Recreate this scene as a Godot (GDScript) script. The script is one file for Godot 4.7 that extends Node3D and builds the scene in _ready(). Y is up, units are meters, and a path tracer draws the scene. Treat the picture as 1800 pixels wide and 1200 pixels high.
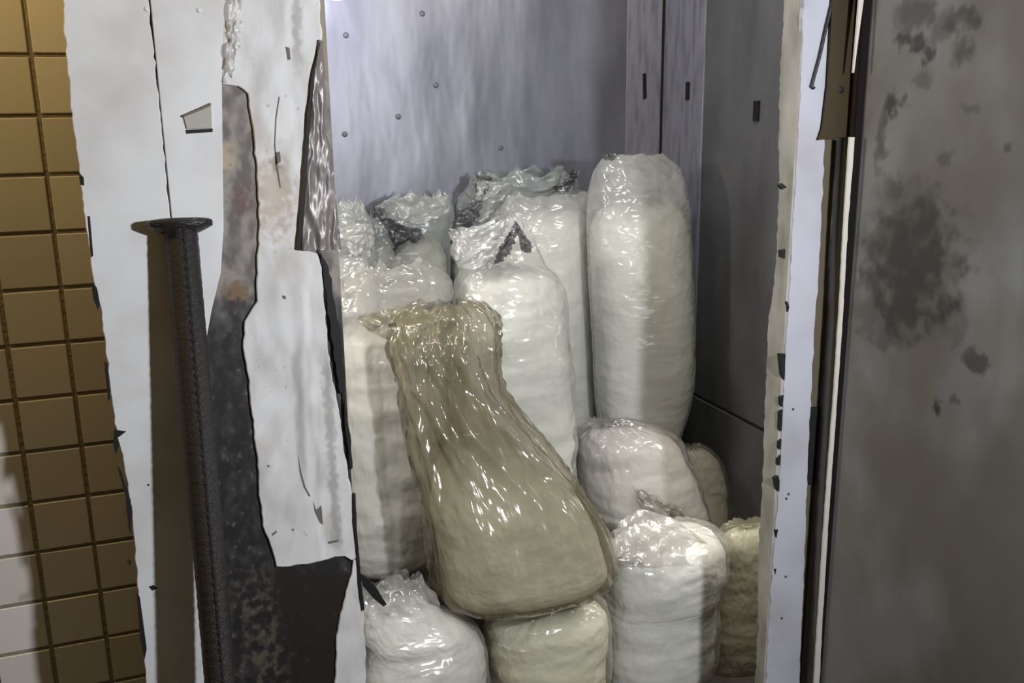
extends Node3D
# World: x to the right along the front wall, y up (0 = eye height), z towards the viewer (0 = tiled wall).

const FOCAL := 1640.0
const EYE := Vector3(0, 0, 1.83)
const FLOOR := -1.6
const CEIL := 1.75
const ZF := 0.27          # front of the insulated wall
var cam_r: Vector3
var cam_u: Vector3
var cam_f: Vector3
var taken := {}
var M := {}
var nz := FastNoiseLite.new()
var rng := RandomNumberGenerator.new()

# ------------------------------------------------------------------ helpers
func on_z(px: float, py: float, z: float) -> Vector3:
	var d: Vector3 = cam_f + (px - 900.0) / FOCAL * cam_r - (py - 600.0) / FOCAL * cam_u
	return EYE + d * ((z - EYE.z) / d.z)

func on_x(px: float, py: float, x: float) -> Vector3:
	var d: Vector3 = cam_f + (px - 900.0) / FOCAL * cam_r - (py - 600.0) / FOCAL * cam_u
	return EYE + d * ((x - EYE.x) / d.x)

func numbered(called: String) -> String:
	var n: int = taken.get(called, 0)
	taken[called] = n + 1
	return called if n == 0 else "%s_%03d" % [called, n]

func tag(o: Node, label: String, category := "", group := "", kind := ""):
	if label: o.set_meta("label", label)
	if category: o.set_meta("category", category)
	if group: o.set_meta("group", group)
	if kind: o.set_meta("kind", kind)
	return o

func base(called: String, at := Vector3.ZERO) -> Node3D:
	var o := Node3D.new()
	o.name = numbered(called)
	add_child(o)
	o.position = at
	return o

func put(called: String, mesh: Mesh, mat: Material, parent: Node = self) -> MeshInstance3D:
	var o := MeshInstance3D.new()
	o.name = numbered(called) if parent == self else called
	o.mesh = mesh
	o.material_override = mat
	parent.add_child(o, true)
	if parent is Node3D and parent != self:
		o.position = -world_of(parent)
	return o

func world_of(n: Node) -> Vector3:
	var p := Vector3.ZERO
	while n is Node3D and n != self:
		p += (n as Node3D).position
		n = n.get_parent()
	return p

func make_mesh(v: PackedVector3Array, uv: PackedVector2Array, idx: PackedInt32Array, closed := true) -> ArrayMesh:
	if closed:
		var vol := 0.0
		for i in range(0, idx.size(), 3):
			vol += v[idx[i]].dot(v[idx[i + 1]].cross(v[idx[i + 2]]))
		if vol > 0.0:
			for i in range(0, idx.size(), 3):
				var k := idx[i + 1]
				idx[i + 1] = idx[i + 2]
				idx[i + 2] = k
	var n := PackedVector3Array()
	n.resize(v.size())
	for i in range(0, idx.size(), 3):
		var c := (v[idx[i + 2]] - v[idx[i]]).cross(v[idx[i + 1]] - v[idx[i]])
		n[idx[i]] += c
		n[idx[i + 1]] += c
		n[idx[i + 2]] += c
	for i in n.size():
		n[i] = n[i].normalized()
	var a := []
	a.resize(Mesh.ARRAY_MAX)
	a[Mesh.ARRAY_VERTEX] = v
	a[Mesh.ARRAY_NORMAL] = n
	a[Mesh.ARRAY_TEX_UV] = uv
	a[Mesh.ARRAY_INDEX] = idx
	var m := ArrayMesh.new()
	m.add_surface_from_arrays(Mesh.PRIMITIVE_TRIANGLES, a)
	return m

func flat_mesh(tris: PackedVector3Array, uvs: PackedVector2Array) -> ArrayMesh:
	var idx := PackedInt32Array(range(tris.size()))
	return make_mesh(tris, uvs, idx, true)

# polygon in the xy plane (metres), front at z, thickness back, chamfered front edge
func slab_xy(poly: PackedVector2Array, z: float, thick: float, bevel := 0.001, bulge := 0.0) -> ArrayMesh:
	if Geometry2D.is_polygon_clockwise(poly):
		poly.reverse()
	var n := poly.size()
	var front := PackedVector2Array()
	for i in n:
		var a := poly[(i + n - 1) % n]
		var b := poly[i]
		var c := poly[(i + 1) % n]
		var d := ((b - a).normalized() + (c - b).normalized()).normalized()
		front.append(b + Vector2(-d.y, d.x) * bevel)
	var tri := Geometry2D.triangulate_polygon(front)
	if tri.is_empty():
		front = poly
		tri = Geometry2D.triangulate_polygon(front)
	var t := PackedVector3Array()
	var uv := PackedVector2Array()
	for k in range(0, tri.size(), 3):
		for j in [tri[k], tri[k + 1], tri[k + 2]]:
			t.append(Vector3(front[j].x, front[j].y, z + bulge * (nz.get_noise_2d(front[j].x * 12.0, front[j].y * 12.0))))
			uv.append(front[j])
		for j in [tri[k], tri[k + 2], tri[k + 1]]:
			t.append(Vector3(poly[j].x, poly[j].y, z - thick))
			uv.append(poly[j])
	for i in n:
		var j := (i + 1) % n
		var f0 := Vector3(front[i].x, front[i].y, z)
		var f1 := Vector3(front[j].x, front[j].y, z)
		var s0 := Vector3(poly[i].x, poly[i].y, z - bevel)
		var s1 := Vector3(poly[j].x, poly[j].y, z - bevel)
		var b0 := Vector3(poly[i].x, poly[i].y, z - thick)
		var b1 := Vector3(poly[j].x, poly[j].y, z - thick)
		for q in [[f0, s0, s1, f1], [s0, b0, b1, s1]]:
			for w in [q[0], q[1], q[2], q[0], q[2], q[3]]:
				t.append(w)
				uv.append(Vector2(w.x, w.y))
	# make every triangle of one facing: front triangles are counter-clockwise as the polygon is
	for k in range(0, t.size(), 3):
		pass
	return flat_mesh(t, uv)

# pixel outline laid on the plane z, edges roughened by jag pixels
func outline(px: Array, z: float, jag := 0.0, step := 10.0) -> PackedVector2Array:
	var out := PackedVector2Array()
	for i in px.size():
		var a := Vector2(px[i][0], px[i][1])
		var b := Vector2(px[(i + 1) % px.size()][0], px[(i + 1) % px.size()][1])
		var n := maxi(1, int(a.distance_to(b) / step)) if jag > 0.0 else 1
		for k in n:
			var p := a.lerp(b, float(k) / n)
			if k > 0 and jag > 0.0:
				var side := (b - a).normalized().orthogonal()
				p += side * jag * (nz.get_noise_2d(p.x * 3.1, p.y * 3.1) * 2.2 + rng.randf_range(-0.35, 0.35))
			var w := on_z(p.x, p.y, z)
			# what leaves the frame goes on to the lintel and to the floor
			out.append(Vector2(w.x, 0.86 if p.y <= -59.0 else (FLOOR + 0.004 if p.y >= 1259.0 else w.y)))
	return out

func px_slab(called: String, px: Array, z: float, thick: float, mat: Material, parent: Node, jag := 0.0, bevel := 0.001, step := 10.0) -> MeshInstance3D:
	return put(called, slab_xy(outline(px, z, jag, step), z, thick, bevel), mat, parent)

func rect(x0: float, y0: float, x1: float, y1: float) -> PackedVector2Array:
	return PackedVector2Array([Vector2(x0, y0), Vector2(x1, y0), Vector2(x1, y1), Vector2(x0, y1)])

func box(called: String, lo: Vector3, hi: Vector3, mat: Material, parent: Node = self, bevel := 0.001) -> MeshInstance3D:
	return put(called, slab_xy(rect(lo.x, lo.y, hi.x, hi.y), hi.z, hi.z - lo.z, bevel), mat, parent)

func tube(points: Array, radii: Array, sides := 20) -> ArrayMesh:
	var v := PackedVector3Array()
	var uv := PackedVector2Array()
	var idx := PackedInt32Array()
	var n := points.size()
	for i in n:
		var d: Vector3 = (points[mini(i + 1, n - 1)] - points[maxi(i - 1, 0)]).normalized()
		var s := d.cross(Vector3(0.13, 0.2, 1)).normalized()
		var t := d.cross(s)
		for k in sides + 1:
			var a := TAU * k / sides
			v.append(points[i] + (s * cos(a) + t * sin(a)) * radii[i])
			uv.append(Vector2(float(k) / sides, i * 0.1))
	for i in n - 1:
		for k in sides:
			var a := i * (sides + 1) + k
			var b := a + sides + 1
			idx.append_array([a, b, a + 1, a + 1, b, b + 1])
	for e in [0, n - 1]:
		var c := v.size()
		v.append(points[e])
		uv.append(Vector2(0.5, 0.5))
		for k in sides:
			var a: int = e * (sides + 1) + k
			idx.append_array([c, a, a + 1] if e == 0 else [c, a + 1, a])
	return make_mesh(v, uv, idx)

# ------------------------------------------------------------------ materials
func mat(c: Color, rough: float, metal := 0.0) -> StandardMaterial3D:
	var m := StandardMaterial3D.new()
	m.albedo_color = c
	m.roughness = rough
	m.metallic = metal
	return m

func noise_tex(freq: float, seed_: int, stops: Array, w := 512, h := 512, normal := 0.0, octaves := 4) -> NoiseTexture2D:
	var n := FastNoiseLite.new()
	n.seed = seed_
	n.frequency = freq
	n.fractal_octaves = octaves
	var t := NoiseTexture2D.new()
	t.width = w
	t.height = h
	t.seamless = true
	t.noise = n
	if normal > 0.0:
		t.as_normal_map = true
		t.bump_strength = normal
	elif stops.size():
		var g := Gradient.new()
		g.offsets = PackedFloat32Array(stops.map(func(s): return s[0]))
		g.colors = PackedColorArray(stops.map(func(s): return s[1]))
		t.color_ramp = g
	return t

func bump(m: StandardMaterial3D, freq: float, seed_: int, cm: float, w := 512, h := 512):
	m.heightmap_enabled = true
	m.heightmap_texture = noise_tex(freq, seed_, [], w, h)
	m.heightmap_scale = cm

func film_mat(c: Color, alpha: float, rough: float, seed_: int, strength: float, sc := Vector3(1.0, 1.8, 1)) -> StandardMaterial3D:
	var m := mat(Color(c.r, c.g, c.b, alpha), rough)
	m.transparency = BaseMaterial3D.TRANSPARENCY_ALPHA
	m.cull_mode = BaseMaterial3D.CULL_DISABLED
	m.normal_enabled = true
	m.normal_texture = M.wrinkle_tex
	m.normal_scale = strength
	m.uv1_scale = sc
	m.uv1_offset = Vector3(seed_ * 0.37, seed_ * 0.21, 0)
	return m

func make_materials():
	M.tile = mat(Color(0.86, 0.84, 0.82), 0.35)
	M.tile_b = mat(Color(0.83, 0.81, 0.78), 0.4)
	M.tile_c = mat(Color(0.88, 0.86, 0.84), 0.3)
	M.grout = mat(Color(0.56, 0.52, 0.45), 0.95)
	bump(M.grout, 0.05, 3, 0.2)
	M.grout.uv1_scale = Vector3(3, 3, 3)
	M.white = mat(Color(0.865, 0.865, 0.865), 0.55)
	M.white.albedo_texture = noise_tex(0.006, 11, [[0.0, Color(0.90, 0.88, 0.87)], [0.5, Color(0.97, 0.97, 0.97)], [1.0, Color(1, 1, 1)]])
	M.white.uv1_scale = Vector3(1.6, 1.6, 1)
	M.torn = mat(Color(0.85, 0.845, 0.84), 0.7)
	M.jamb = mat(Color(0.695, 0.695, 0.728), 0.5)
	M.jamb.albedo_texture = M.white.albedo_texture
	M.gasket = mat(Color(0.09, 0.08, 0.075), 0.95)
	M.gasket.metallic_specular = 0.2
	M.core = mat(Color(0.30, 0.27, 0.24), 0.9)
	M.core_side = mat(Color(0.55, 0.52, 0.45), 0.85)
	bump(M.core_side, 0.02, 5, 0.4)
	M.core_side.uv1_triplanar = true
	M.core_side.uv1_scale = Vector3(3, 3, 3)
	M.chip = mat(Color(0.42, 0.39, 0.36), 0.9)
	M.black = mat(Color(0.045, 0.042, 0.04), 0.7)
	M.dark_gap = mat(Color(0.10, 0.09, 0.08), 0.9)
	M.galv = mat(Color(0.55, 0.55, 0.585), 0.40, 0.4)
	M.galv.albedo_texture = noise_tex(0.008, 31, [[0.0, Color(0.80, 0.80, 0.82)], [0.5, Color(0.92, 0.92, 0.93)], [1.0, Color(1, 1, 1)]])
	M.galv.uv1_scale = Vector3(1.4, 0.45, 1)
	bump(M.galv, 0.006, 32, 0.3)
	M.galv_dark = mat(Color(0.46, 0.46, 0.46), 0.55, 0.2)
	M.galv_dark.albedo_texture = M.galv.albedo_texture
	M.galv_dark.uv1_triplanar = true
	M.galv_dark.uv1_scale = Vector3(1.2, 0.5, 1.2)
	M.galv_trim = mat(Color(0.64, 0.64, 0.67), 0.4, 0.3)
	M.galv_trim.albedo_texture = noise_tex(0.02, 41, [[0.0, Color(0.74, 0.74, 0.76)], [0.45, Color(0.92, 0.92, 0.93)], [1.0, Color(1, 1, 1)]])
	M.galv_trim.uv1_triplanar = true
	M.galv_trim.uv1_scale = Vector3(3, 0.5, 3)
	M.foil = mat(Color(0.50, 0.475, 0.465), 0.42, 0.35)
	M.steel = mat(Color(0.21, 0.195, 0.19), 0.36, 0.4)
	bump(M.steel, 0.03, 51, 0.15)
	M.brass = mat(Color(0.24, 0.20, 0.13), 0.5, 0.4)
	M.edge = mat(Color(0.72, 0.70, 0.66), 0.5)
	M.reveal = mat(Color(0.67, 0.67, 0.65), 0.8)
	M.reveal.albedo_texture = noise_tex(0.01, 61, [[0.0, Color(0.74, 0.72, 0.68)], [0.5, Color(0.92, 0.91, 0.9)], [1.0, Color(1, 1, 1)]])
	M.reveal.uv1_triplanar = true
	M.reveal.uv1_scale = Vector3(2, 1, 2)
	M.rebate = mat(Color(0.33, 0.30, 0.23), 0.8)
	M.plaster = mat(Color(0.38, 0.33, 0.23), 0.9)
	M.concrete = mat(Color(0.28, 0.26, 0.23), 0.9)
	M.wrinkle_tex = noise_tex(0.008, 71, [], 512, 512, 10.0, 3)
	M.ice_bump = noise_tex(0.03, 72, [], 512, 512)

func ice_mat(c: Color, fade: float) -> StandardMaterial3D:
	# loose ice: thin and see-through where it ends inside its bag, solid below
	var m := mat(c, 0.45)
	var g := Gradient.new()
	g.offsets = PackedFloat32Array([0.0, fade * 0.15, fade * 0.5, fade])
	g.colors = PackedColorArray([Color(1, 1, 1, 0.0), Color(1, 1, 1, 0.1), Color(1, 1, 1, 0.6), Color(1, 1, 1, 1)])
	var t := GradientTexture2D.new()
	t.gradient = g
	t.width = 16
	t.height = 256
	t.fill_from = Vector2(0, 0)
	t.fill_to = Vector2(0, 1)
	m.albedo_texture = t
	m.transparency = BaseMaterial3D.TRANSPARENCY_ALPHA
	m.heightmap_enabled = true
	m.heightmap_texture = M.ice_bump
	m.heightmap_scale = 0.25
	m.backlight_enabled = true
	m.backlight = Color(0.25, 0.25, 0.25)
	return m

# ------------------------------------------------------------------ bags
# rows: [py, left px, right px, depth share, plane z] measured at the bag's own plane
func ring_at(rows: Array, t: float) -> Dictionary:
	# t runs over the rows, smooth between them
	var n := rows.size()
	var f := clampf(t, 0.0, n - 1.0)
	var i := mini(int(f), n - 2)
	var u := f - i
	var r := []
	for k in 5:
		var p0: float = rows[maxi(i - 1, 0)][k]
		var p1: float = rows[i][k]
		var p2: float = rows[i + 1][k]
		var p3: float = rows[mini(i + 2, n - 1)][k]
		r.append(cubic_interpolate(p1, p2, p0, p3, u))
	var z: float = r[4]
	var a := on_z(r[1], r[0], z)
	var b := on_z(r[2], r[0], z)
	return {"c": (a + b) * 0.5, "r": a.distance_to(b) * 0.5, "d": r[3], "axis": (b - a).normalized()}

func bag_skin(rows: Array, t0: float, t1: float, grow: float, seed_: int, lump: float, wrinkle: float, close_top: bool, fine := 110, dome := 0.0, pleat := 0.0, twist := 0.0) -> ArrayMesh:
	var sides := 96
	var v := PackedVector3Array()
	var uv := PackedVector2Array()
	var idx := PackedInt32Array()
	nz.seed = seed_
	var c0 := Vector3.ZERO
	var along := 0.0
	for i in fine + 1:
		var t := lerpf(t0, t1, float(i) / fine)
		var g := ring_at(rows, t)
		var c: Vector3 = g.c
		if i > 0: along += c.distance_to(c0)
		c0 = c
		var rr: float = g.r
		if dome > 0.0:
			var q := clampf(float(i) / fine / dome, 0.0, 1.0)
			rr *= 0.25 + 0.75 * sqrt(1.0 - (1.0 - q) * (1.0 - q))
		var topness := clampf(1.0 - (t - t0) / maxf(rows.size() * 0.28, 0.5), 0.0, 1.0)
		for k in sides + 1:
			var a := TAU * (k % sides) / sides
			var ca := cos(a)
			var sa := sin(a)
			# rounded, slightly squared section; the sealed top is flat
			var e := 0.82
			var x := signf(ca) * pow(absf(ca), e)
			var z := signf(sa) * pow(absf(sa), e)
			var dirx := Vector3(g.axis.x, 0, g.axis.z)
			var p := c + Vector3(x * rr, 0, 0) + Vector3(0, 0, z * rr * g.d)
			var nrm := Vector3(ca, 0, sa)
			var off := grow
			# lumps of ice, seen as bumps and as creases that run across the bag
			off += lump * 0.75 * nz.get_noise_3d(p.x * 600, p.y * 600, p.z * 600)
			off += lump * nz.get_noise_3d(p.x * 330 + 77, p.y * 1000, p.z * 330)
			# wrinkles of the plastic: sharp ridges that run down from the gathered top
			var rg := 1.0 - absf(nz.get_noise_3d(p.x * 700 + 400, p.y * 170 + seed_, p.z * 700)) * 2.6
			off += wrinkle * (0.25 + 1.6 * topness) * rg
			var rg2 := 1.0 - absf(nz.get_noise_3d(p.x * 420 - 90, p.y * 420 - seed_, p.z * 420)) * 2.4
			off += wrinkle * (0.3 + 1.1 * topness) * rg2
			off += wrinkle * 1.3 * topness * (0.7 - absf(nz.get_noise_3d(p.x * 1500, p.y * 1100 + 300, p.z * 1500)) * 2.6)
			var room := minf(1.0, rr * g.d / 0.03)
			p += nrm * off * (0.35 + 0.65 * room)
			if pleat > 0.0:
				var tw := a + twist * t
				var pr := 1.0 - absf(nz.get_noise_3d(cos(tw) * 150.0 + seed_ * 9, sin(tw) * 150.0, t * 14.0)) * 3.2
				p += nrm * pleat * maxf(pr, -0.15) * clampf(1.35 - t / (rows.size() * 0.85), 0.2, 1.0)
			p.y += wrinkle * (3.2 * nz.get_noise_2d(cos(a) * 150 + seed_ * 5, sin(a) * 150) + 1.6 * nz.get_noise_2d(cos(a) * 420 + seed_ * 5, sin(a) * 420)) * topness * topness
			v.append(p)
			uv.append(Vector2(float(k) / sides * 2.0, along * 2.2 if dome == 0.0 else 0.003 + 0.99 * i / fine))
	for i in fine:
		for k in sides:
			var a := i * (sides + 1) + k
			var b := a + sides + 1
			idx.append_array([a, b, a + 1, a + 1, b, b + 1])
	for e in [0, fine]:
		if e == 0 and not close_top: continue
		var c := v.size()
		var mid := Vector3.ZERO
		for k in sides: mid += v[e * (sides + 1) + k]
		v.append(mid / sides)
		uv.append(Vector2(0.5, 0.5))
		for k in sides:
			var a: int = e * (sides + 1) + k
			idx.append_array([c, a, a + 1] if e == 0 else [c, a + 1, a])
	return make_mesh(v, uv, idx)

# fill: the row from which ice fills the bag
func bag(label: String, group: String, rows: Array, fill: float, ice_c: Color, film_c: Color, film_a: float, seed_: int, opt := {}):
	var last: Dictionary = ring_at(rows, rows.size() - 1.0)
	var root := base("ice_bag", last.c)
	tag(root, label, "ice bag", group)
	var ice := put("ice_filling", bag_skin(rows, fill, rows.size() - 1.0, opt.get("inset", -0.006), seed_, opt.get("lump", 0.011), 0.002, true, 110, opt.get("dome", 0.2)), ice_mat(ice_c, opt.get("fade", 0.12)), root)
	var film := put("plastic_film", bag_skin(rows, 0.0, rows.size() - 1.0, 0.004, seed_ + 7, opt.get("lump", 0.011) * 0.5, opt.get("wrinkle", 0.006), opt.get("closed", false), 150, 0.0, opt.get("pleat", 0.0), opt.get("twist", 0.0)), film_mat(film_c, film_a, opt.get("rough", 0.2), seed_, opt.get("normal", 1.1), opt.get("uv", Vector3(1.0, 1.8, 1))), root)
	return root

# a crumpled flap of the plastic top between two edges given in pixels, with a height of its own at each corner; both faces built
func along_rail(rail: Array, f: float) -> Array:
	var x := f * (rail.size() - 1)
	var i := mini(int(x), rail.size() - 2)
	return [lerpf(rail[i][0], rail[i + 1][0], x - i), lerpf(rail[i][1], rail[i + 1][1], x - i), lerpf(rail[i][2], rail[i + 1][2], x - i)]

func fold(root: Node3D, z: float, px: Array, m: Material, called := "folded_flap"):
	var n := px.size()
	var ra := px.slice(0, (n + 1) / 2)
	var rb := px.slice(n / 2)
	rb.reverse()
	var nu := 26
	var nv := 14
	var v := PackedVector3Array()
	var uv := PackedVector2Array()
	var idx := PackedInt32Array()
	for side in 2:
		for i in nu + 1:
			var a := along_rail(ra, float(i) / nu)
			var b := along_rail(rb, float(i) / nu)
			for j in nv + 1:
				var f := float(j) / nv
				var x := lerpf(a[0], b[0], f)
				var y := lerpf(a[1], b[1], f)
				var q := nz.get_noise_2d(x * 11.0 + 300, y * 11.0)
				var p := on_z(x + q * 5.0, y + q * 4.0, z)
				p.z += lerpf(a[2], b[2], f) + 0.012 * (0.4 - absf(nz.get_noise_2d(x * 3.2, y * 3.2 + 90)) * 2.2) - side * 0.0015
				v.append(p)
				uv.append(Vector2(p.x, p.y) * 4.0)
	var half := (nu + 1) * (nv + 1)
	for i in nu:
		for j in nv:
			var a := i * (nv + 1) + j
			var b := a + nv + 1
			idx.append_array([a, b, a + 1, a + 1, b, b + 1])
			idx.append_array([a + half, a + 1 + half, b + half, a + 1 + half, b + 1 + half, b + half])
	put(called, make_mesh(v, uv, idx), m, root)

# ------------------------------------------------------------------ scene
func _ready():
	rng.seed = 5
	nz.seed = 1
	nz.frequency = 0.01
	nz.fractal_octaves = 3
	# camera
	var pitch := deg_to_rad(13.8)
	var yaw := deg_to_rad(19.9)
	var roll := deg_to_rad(-0.72)
	cam_f = Vector3(sin(yaw) * cos(pitch), -sin(pitch), -cos(yaw) * cos(pitch))
	var r0 := Vector3(cos(yaw), 0, sin(yaw))
	var u0 := r0.cross(cam_f)
	cam_r = r0 * cos(roll) + u0 * sin(roll)
	cam_u = u0 * cos(roll) - r0 * sin(roll)
	var cam := Camera3D.new()
	cam.name = "camera"
	add_child(cam)
	cam.transform = Transform3D(Basis(cam_r, cam_u, -cam_f), EYE)
	cam.fov = rad_to_deg(2.0 * atan(600.0 / FOCAL))
	cam.near = 0.05
	cam.current = true
	# air: an indoor place, no sky enters
	var we := WorldEnvironment.new()
	we.name = "environment"
	var env := Environment.new()
	env.background_mode = Environment.BG_COLOR
	env.background_color = Color(0.02, 0.02, 0.02)
	env.tonemap_mode = Environment.TONE_MAPPER_LINEAR
	env.tonemap_exposure = 1.0
	env.sdfgi_enabled = true
	env.ssao_enabled = true
	env.ssil_enabled = true
	we.environment = env
	add_child(we)
	# lamps and added fill lights: [place, colour, energy, radius]
	lamp("ceiling_lamp", Vector3(0.91, 0.06, 1.58), Color(0.96, 0.975, 1.0), 2.55, 0.035, "small white hanging lamp in front of the cold store doorway")
	lamp("ceiling_lamp", Vector3(-0.58, 0.62, 0.34), Color(1.0, 0.86, 0.56), 0.31, 0.05, "warm yellow lamp hanging in front of the tiled wall")
	lamp("cell_light", Vector3(0.50, 0.36, -0.98), Color(0.92, 0.93, 1.0), 0.085, 0.04, "cool white lamp hanging before the metal back wall")
	lamp("cell_light", Vector3(1.12, 0.72, 0.0), Color(1.0, 0.99, 0.97), 0.50, 0.06, "white lamp under the cold store ceiling just inside the doorway")
	lamp("cell_light", Vector3(-0.04, 0.10, 0.0), Color(1.0, 0.99, 0.97), 0.60, 0.05, "added unseen fill light inside the cold store behind the torn wall")  # added fill, out of view, brightens the bags from the left
	lamp("cell_light", Vector3(1.47, -0.62, -0.05), Color(1.0, 0.985, 0.95), 0.30, 0.07, "added unseen spot fill light inside the cold store behind the right jamb", Vector3(1.17, -1.35, -0.28))  # added fill, out of view, lifts the low bags on the right
	make_materials()
	build_room()
	build_front_wall()
	build_right_side()
	build_cold_room()
	build_rod()
	build_bags()

func lamp(called: String, at: Vector3, c: Color, energy: float, radius: float, label: String, aim := Vector3.ZERO):
	var root := base(called, at)
	tag(root, label, "lamp")
	var top := 1.2 if called == "cell_light" else CEIL
	put("stem", tube([Vector3(at.x, top - 0.001, at.z), Vector3(at.x, top - 0.02, at.z), Vector3(at.x, top - 0.021, at.z), at + Vector3(0, radius * 0.9, 0)], [0.05, 0.05, 0.012, 0.012]), mat(Color(0.6, 0.6, 0.6), 0.5), root)
	var s := SphereMesh.new()
	s.radius = radius * 1.15
	s.height = radius * 2.3
	var m := mat(Color(1, 1, 1), 0.5)
	m.emission_enabled = true
	m.emission = c
	m.emission_energy_multiplier = 3.0
	var b := put("bulb", s, m, root)
	b.position = Vector3.ZERO
	var l: Light3D = OmniLight3D.new() if aim == Vector3.ZERO else SpotLight3D.new()
	l.name = "glow"
	l.light_color = c
	l.light_energy = energy
	l.light_size = radius
	if l is OmniLight3D:
		l.omni_range = 12.0
		l.omni_attenuation = 2.0
	else:
		l.spot_range = 12.0
		l.spot_attenuation = 2.0
		l.spot_angle = 52.0
		l.spot_angle_attenuation = 1.6
	l.shadow_enabled = true
	root.add_child(l)
	if aim != Vector3.ZERO:
		l.look_at_from_position(at, aim, Vector3(0, 0, 1))

func build_room():
	# tiled wall on the left: bedding and single tiles, ten centimetres apart
	var w := box("wall_left", Vector3(-2.2, FLOOR, -0.12), Vector3(-0.10, CEIL, -0.0028), M.grout)
	tag(w, "old wall of square glazed tiles left of the white boards", "", "", "structure")
	var top := 0.0568 * EYE.z
	for col in 9:
		for row in 25:
			var x1 := -0.198 - (col - 1) * 0.0985
			var x0 := x1 - 0.0985
			x1 = minf(x1, -0.112)
			var y1 := top + 0.1001 * 9 - row * 0.1001
			var y0 := y1 - 0.1001
			var g := 0.0036
			var j := rng.randf_range(-0.0006, 0.0006)
			box("tile", Vector3(x0 + g + j, y0 + g, -0.005), Vector3(x1 - g + j, y1 - g + j, rng.randf_range(-0.0006, 0.0006)), [M.tile, M.tile_b, M.tile_c][rng.randi() % 3], w, 0.0022)
	var s
	s = box("floor", Vector3(-2.3, FLOOR - 0.1, -1.5), Vector3(3.2, FLOOR, 3.4), M.concrete)
	tag(s, "concrete floor of the room and the cold store", "", "", "structure")
	s = box("ceiling", Vector3(-2.3, CEIL, -0.2), Vector3(3.2, CEIL + 0.1, 3.4), M.plaster)
	tag(s, "plaster ceiling of the front room", "", "", "structure")
	for a in [["wall_side_left", Vector3(-2.3, FLOOR, -0.1), Vector3(-2.2, CEIL, 3.4)], ["wall_side_right", Vector3(3.1, FLOOR, -0.1), Vector3(3.2, CEIL, 3.4)], ["wall_rear", Vector3(-2.2, FLOOR, 3.3), Vector3(3.1, CEIL, 3.4)]]:
		s = box(a[0], a[1], a[2], M.plaster)
		tag(s, {"wall_side_left": "plain plaster wall closing the front room on the left", "wall_side_right": "plain plaster wall closing the front room on the right", "wall_rear": "plain plaster wall behind the viewer"}[a[0]], "", "", "structure")

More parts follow.
